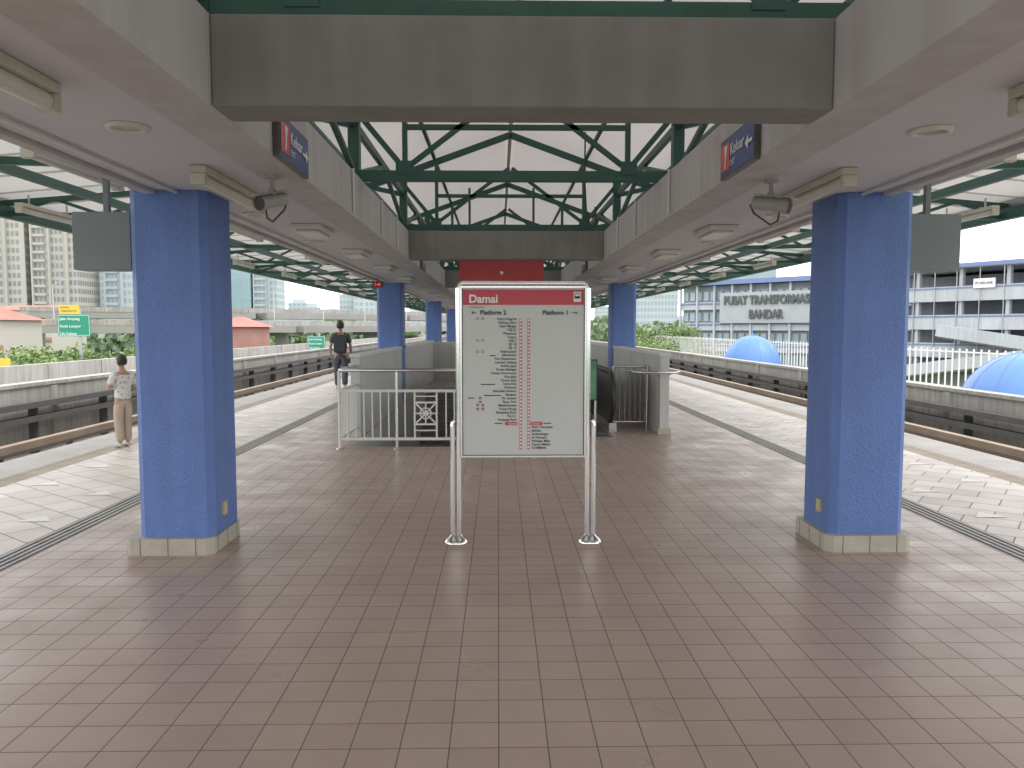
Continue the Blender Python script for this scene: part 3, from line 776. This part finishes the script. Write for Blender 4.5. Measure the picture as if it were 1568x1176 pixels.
def tower(name,x,y,w,d,z1,fl,cols,kw='towerw',kg='towerg',rot=0,z0=-8,fins=True):
    t=MB(); t.box(-w/2,w/2,-d/2,d/2,z0,z1,kw)
    H=z1-z0; fh=H/fl; cw=w/cols; cd=max(2,int(d/cw)); 
    for i in range(fl):
        zb=z0+i*fh+fh*.28; zt=z0+i*fh+fh*.85
        for j in range(cols):
            if fins and j%4==3: continue
            xa=-w/2+j*cw+cw*.14; xb=xa+cw*.66
            yy=-d/2-.06
            t.quad((xa,yy,zb),(xb,yy,zb),(xb,yy,zt),(xa,yy,zt),kg)
        for j in range(cd):
            ya=-d/2+j*d/cd+d/cd*.2; yb=ya+d/cd*.6
            for sx in (-1,1): t.quad((sx*(w/2+.06),ya,zb),(sx*(w/2+.06),yb,zb),(sx*(w/2+.06),yb,zt),(sx*(w/2+.06),ya,zt),kg)
        if fins: t.box(-w/2+cw*.05,-w/2+cw*2.95,-d/2-1.0,-d/2-.9,z0+i*fh,z0+i*fh+fh*.3,kw)
    if fins:
        for j in range(0,cols,4): t.box(-w/2+j*cw-.3,-w/2+j*cw+.3,-d/2-1.3,-d/2-.01,z0,z1+2,kw)
    t.box(-w*.3,w*.3,-d*.3,d*.3,z1,z1+4,kw)
    t.build(name,loc=(x,y,0),rotz=rot)
tower('apartment_tower',-186,300,20,16,75,27,12)
tower('apartment_tower',-165,300,16,16,70,25,10)
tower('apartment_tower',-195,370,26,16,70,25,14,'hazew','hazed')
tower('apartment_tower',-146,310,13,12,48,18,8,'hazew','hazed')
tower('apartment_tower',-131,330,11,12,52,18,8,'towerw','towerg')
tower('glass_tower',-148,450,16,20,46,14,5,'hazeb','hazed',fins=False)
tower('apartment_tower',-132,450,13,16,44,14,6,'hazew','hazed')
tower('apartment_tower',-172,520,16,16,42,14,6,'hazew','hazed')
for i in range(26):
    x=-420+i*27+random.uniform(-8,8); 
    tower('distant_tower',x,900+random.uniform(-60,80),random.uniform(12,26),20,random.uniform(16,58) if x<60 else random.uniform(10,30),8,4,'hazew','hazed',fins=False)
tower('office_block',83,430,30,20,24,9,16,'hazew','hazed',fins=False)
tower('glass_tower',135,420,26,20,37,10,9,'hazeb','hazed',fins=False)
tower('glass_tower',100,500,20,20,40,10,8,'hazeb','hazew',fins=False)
def block(x,y,w,d,z1,rot=0,kw='towerw'):
    t=MB(); t.box(-w/2,w/2,-d/2,d/2,-8,z1,kw)
    n=int(w/2.2)
    for f_ in range(4):
        zz=z1-1.9-f_*2.8
        for j in range(n):
            xa=-w/2+.5+j*2.2; t.quad((xa,-d/2-.05,zz),(xa+1.2,-d/2-.05,zz),(xa+1.2,-d/2-.05,zz+1.2),(xa,-d/2-.05,zz+1.2),'towerg')
        t.box(-w/2,w/2,-d/2-.6,-d/2-.061,zz-.9,zz-.3,'redbrick')
    a=w/2+.4;c=d/2+.4
    t.add([(-a,-c,z1),(a,-c,z1),(a,c,z1),(-a,c,z1),(-a+2,0,z1+1.0),(a-2,0,z1+1.0)],[(0,1,5,4),(1,2,5),(2,3,4,5),(3,0,4),(0,3,2,1)],'redroof')
    t.build('red_roof_block',loc=(x,y,0),rotz=rot)
block(-58,72.5,9,5,2.1,.1); block(-47,71,8,5,2.4,-.1); block(-112,150,20,10,5.4,.1); block(-88,148,14,10,5.0,-.1); block(-25.2,76,3.8,6,1.8,0,'redbrick')

e=empty('transformation_centre_building',(23.7,100,0),math.atan2(-13,11.9)); t=MB()
LW=30; zt=7.3
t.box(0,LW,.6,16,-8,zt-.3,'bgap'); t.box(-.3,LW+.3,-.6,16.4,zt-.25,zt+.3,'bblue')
for z in (4.2,1.6,-1.0,-3.6):
    t.box(0,LW,.1,.6,z-.2,z+.75,'bwhite'); t.box(-.1,LW,-.05,.09,z+.5,z+.64,'bblue')
    for j in range(30):
        t.box(j*1.0+.15,j*1.0+.85,.45,.58,z+.95,z+2.05,'bglass')
for j in range(13):
    t.box(j*2.5-.12,j*2.5+.12,-.15,.1,-8,zt-.26,'bwhite')
t.box(6.0,18.4,-.42,-.2,2.3,6.0,'signback')
for x in (6.0,12.2,18.4): t.box(x-.08,x+.08,-.19,-.14,2.1,6.4,'bblue')
t.build('structure',e)
text('PUSAT TRANSFORMASI',(12.2,-.55,5.0),1.45,'letter',e,align='CENTER',bold=.05,ext=.06,name='lettering',sx=.74)
text('BANDAR',(12.2,-.55,3.3),1.45,'letter',e,align='CENTER',bold=.05,ext=.06,name='lettering',sx=.74)
e=empty('car_park_building',(37.0,74.5,0),math.atan2(-9,4.7)); t=MB(); LW=40
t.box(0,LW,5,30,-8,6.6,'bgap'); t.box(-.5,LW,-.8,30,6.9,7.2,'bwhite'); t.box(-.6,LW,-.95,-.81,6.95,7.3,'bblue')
for i,z in enumerate((4.4,1.9,-.6,-3.1)):
    t.box(-.3,LW,-.3,5,z-.25,z,'bwhite'); t.box(-.3,LW,-.5,-.31,z-.35,z+.95,'bwhite'); t.box(-.3,LW,-.56,-.51,z+.75,z+.87,'bblue')
for j in range(11): t.box(j*4,j*4+.3,-.28,.1,-8,6.9,'bwhite')
for j in range(20): t.beam((j*2,-.62,z+.76),(j*2,-.62,6.9),.06,.06,'alu')
for a,bq,z0,z1 in ((2,18,-2.6,-.1),(8,30,1.5,-1.6)):
    t.beam((a,-3.2,z0),(bq,-3.2,z1),.3,1.0,'bwhite'); t.beam((a,-1.8,z0-.5),(bq,-1.8,z1-.5),2.6,.3,'conc')
for a in (4,10,16,22,28): t.box(a,a+.5,-2.2,-1.7,-8,-2.6+((a-2)*.15 if a<9 else .4),'conc')
t.box(9.5,11.3,-.72,-.6,5.1,5.9,'twhite'); t.build('structure',e)
text('P2 KELUAR',(10.4,-.75,5.5),.3,'ink',e,align='CENTER',bold=.005)
def dome(x,y,z,r_,n=12):
    t=MB(); prof=[(r_*math.cos(a),r_*math.sin(a)*1.08) for a in [math.pi/2*i/14 for i in range(14)]]+[(.0,r_*1.08)]
    t.lathe((x,y,z),prof,'dome',48)
    t.lathe((x,y,z-.28),[(r_+.12,0),(r_+.12,.2),(r_+.02,.28),(r_,.28)],'white',48)
    t.lathe((x,y,-8),[(r_*.95,0),(r_*.95,z+7.72)],'bwhite',24)
    for i in range(n):
        a=2*math.pi*i/n
        t.tube([(x+math.cos(a)*q*1.002,y+math.sin(a)*q*1.002,z+h*1.001) for q,h in prof[:-1]],.012,'domerib',5)
    t.lathe((x,y,z+r_*1.08),[(.1,-.02),(.1,.05),(.03,.1),(.02,.3),(0,.34)],'dome',12)
    t.build('blue_dome')
dome(16.4,49.5,-.75,1.8); dome(14.1,20.3,-.75,1.62)
t=MB(); t.box(11.3,18.6,-10,90,-2.0,-1.15,'lconc'); t.build('covered_walkway')
t=MB(); x=18.3
y=4
while y<90: t.box(x-.022,x+.022,y-.022,y+.022,-1.14,.85,'white'); y+=.46
for z in (-.7,.72): t.box(x+.03,x+.07,4,90,z-.03,z+.03,'white')
t.build('white_fence')

def leafmesh(name,seed,h=9,rx=3.2,rzz=2.8,nclump=34,nl=95,ls=.27):
    rn=random.Random(seed); t=MB()
    t.tube([(0,0,0),(.1,.05,h*.3),(.0,.1,h*.6),(.1,0,h*.8)],[.24,.19,.13,.05],'bark',8)
    cs=[]
    for i in range(nclump):
        a=rn.uniform(0,6.28); u=rn.uniform(-.8,1); rr=math.sqrt(max(0,1-u*u))*rn.uniform(.45,1.0)
        cs.append(Vector((math.cos(a)*rr*rx,math.sin(a)*rr*rx,h-rzz+u*rzz*rn.uniform(.7,1.1))))
    for c in cs[:12]: t.tube([(0,.05,h*.45),tuple(c*.5+Vector((0,0,h*.25))),tuple(c)],[.10,.06,.02],'bark',5)
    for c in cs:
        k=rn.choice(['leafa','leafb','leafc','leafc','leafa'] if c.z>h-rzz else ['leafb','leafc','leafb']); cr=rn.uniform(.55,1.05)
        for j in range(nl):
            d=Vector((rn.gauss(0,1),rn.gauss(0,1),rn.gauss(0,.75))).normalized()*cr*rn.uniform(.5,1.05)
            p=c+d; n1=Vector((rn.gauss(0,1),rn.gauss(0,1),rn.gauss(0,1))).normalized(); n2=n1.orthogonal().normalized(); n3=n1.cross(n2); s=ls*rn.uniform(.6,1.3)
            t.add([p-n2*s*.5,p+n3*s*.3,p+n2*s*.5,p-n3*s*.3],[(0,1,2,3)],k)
    o=t.build(name); me=o.data; bpy.data.objects.remove(o); return me
TM=[leafmesh('tree_mesh%d'%i,i+1) for i in range(4)]
def tree(x,y,s,z=-8):
    o=bpy.data.objects.new('broadleaf_tree',random.choice(TM)); sc.collection.objects.link(o); o.location=(x,y,z); o.scale=(s*random.uniform(.95,1.2),)*2+(s,); o.rotation_euler=(0,0,random.uniform(0,6.28))
for i in range(30):
    y=random.uniform(30,68); x=-20.5-random.uniform(0,1)*min(40,y*.62)
    tree(x,y,random.uniform(.78,.93) if x<-.45*y else random.uniform(.66,.80))
for x,y,s in [(-21.5,36,.86),(-23.5,41,.86),(-27,43,.92),(-30,46,.85),(-33.5,50,.88),(-21,50,.74),(-20,62,.74),(-24,68,.76),(-19.5,76,.76),(-18,90,.76),(-16,104,.76),(-13,118,.78),(-29,70,.76),(-11,135,.8)]: tree(x,y,s)
for x,y,s in [(17,78,.98),(20,84,1.05),(15,88,1.0),(22,92,1.05),(18,100,1.1),(14,70,.9)]: tree(x,y,s)
def mass(name,n,f,ls,k):
    t=MB(); rn=random.Random(11)
    for i in range(n):
        p=Vector(f(rn)); n1=Vector((rn.gauss(0,1),rn.gauss(0,1),rn.gauss(0,.6))).normalized(); n2=n1.orthogonal().normalized(); n3=n1.cross(n2); s=ls*rn.uniform(.5,1.4)
        t.add([p-n2*s*.5,p+n3*s*.4,p+n2*s*.5,p-n3*s*.4],[(0,1,2,3)],rn.choice(k))
    t.build(name)
def ff(rn):
    x=rn.uniform(-330,150); top=1.6+1.2*math.sin(x*.09)+1.0*math.sin(x*.23+1)+.8*math.sin(x*.61)+(1.5 if x>0 else 0)
    return (x,rn.uniform(220,280),-8+rn.random()**.6*(8+top))
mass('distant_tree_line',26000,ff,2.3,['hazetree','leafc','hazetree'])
t=MB(); vs=[];n=60
for i in range(n+1):
    x=-1800+i*60; vs+=[(x,1700,-8),(x,1700,22+16*math.sin(i*.31)+9*math.sin(i*.83+1))]
t.add(vs,[(2*i,2*i+2,2*i+3,2*i+1) for i in range(n)],'hill'); t.build('distant_hills')

# ------------------------------------------------------------------ light
w=bpy.data.worlds.new('World'); sc.world=w; w.use_nodes=True; n=w.node_tree.nodes; l=w.node_tree.links
bg=n['Background']; sky=n.new('ShaderNodeTexSky'); sky.sky_type='NISHITA'; sky.sun_disc=False; sky.sun_elevation=R(58); sky.sun_rotation=R(120); sky.dust_density=3; sky.air_density=1
tc=n.new('ShaderNodeTexCoord'); nz=n.new('ShaderNodeTexNoise'); nz.inputs['Scale'].default_value=2.2; nz.inputs['Detail'].default_value=6; l.new(tc.outputs['Generated'],nz.inputs['Vector'])
cr=n.new('ShaderNodeValToRGB'); cr.color_ramp.elements[0].position=.3; cr.color_ramp.elements[0].color=(16,16.2,16.7,1); cr.color_ramp.elements[1].position=.7; cr.color_ramp.elements[1].color=(19.5,19.3,19,1)
l.new(nz.outputs['Fac'],cr.inputs['Fac'])
mx=n.new('ShaderNodeMix'); mx.data_type='RGBA'; mx.inputs[0].default_value=.9; l.new(sky.outputs[0],mx.inputs[6]); l.new(cr.outputs[0],mx.inputs[7])
l.new(mx.outputs[2],bg.inputs[0]); bg.inputs[1].default_value=.15
sd=bpy.data.lights.new('sun','SUN'); sd.energy=1.0; sd.angle=R(16); sd.color=(1,.96,.9); so=bpy.data.objects.new('sun',sd); sc.collection.objects.link(so)
az=R(120); el=R(58); v=Vector((math.sin(az)*math.cos(el),math.cos(az)*math.cos(el),math.sin(el))); so.rotation_euler=v.to_track_quat('Z','Y').to_euler()
so.location=(20,-20,30)

cd=bpy.data.cameras.new('camera'); co=bpy.data.objects.new('camera',cd); sc.collection.objects.link(co); sc.camera=co
co.location=(0,0,1.65); co.rotation_euler=(R(90-4.13),0,R(-1.02)); cd.sensor_width=36; cd.lens=27.05; cd.clip_start=.05; cd.clip_end=6000
sc.view_settings.view_transform='Standard'; sc.view_settings.look='None'; sc.view_settings.exposure=0
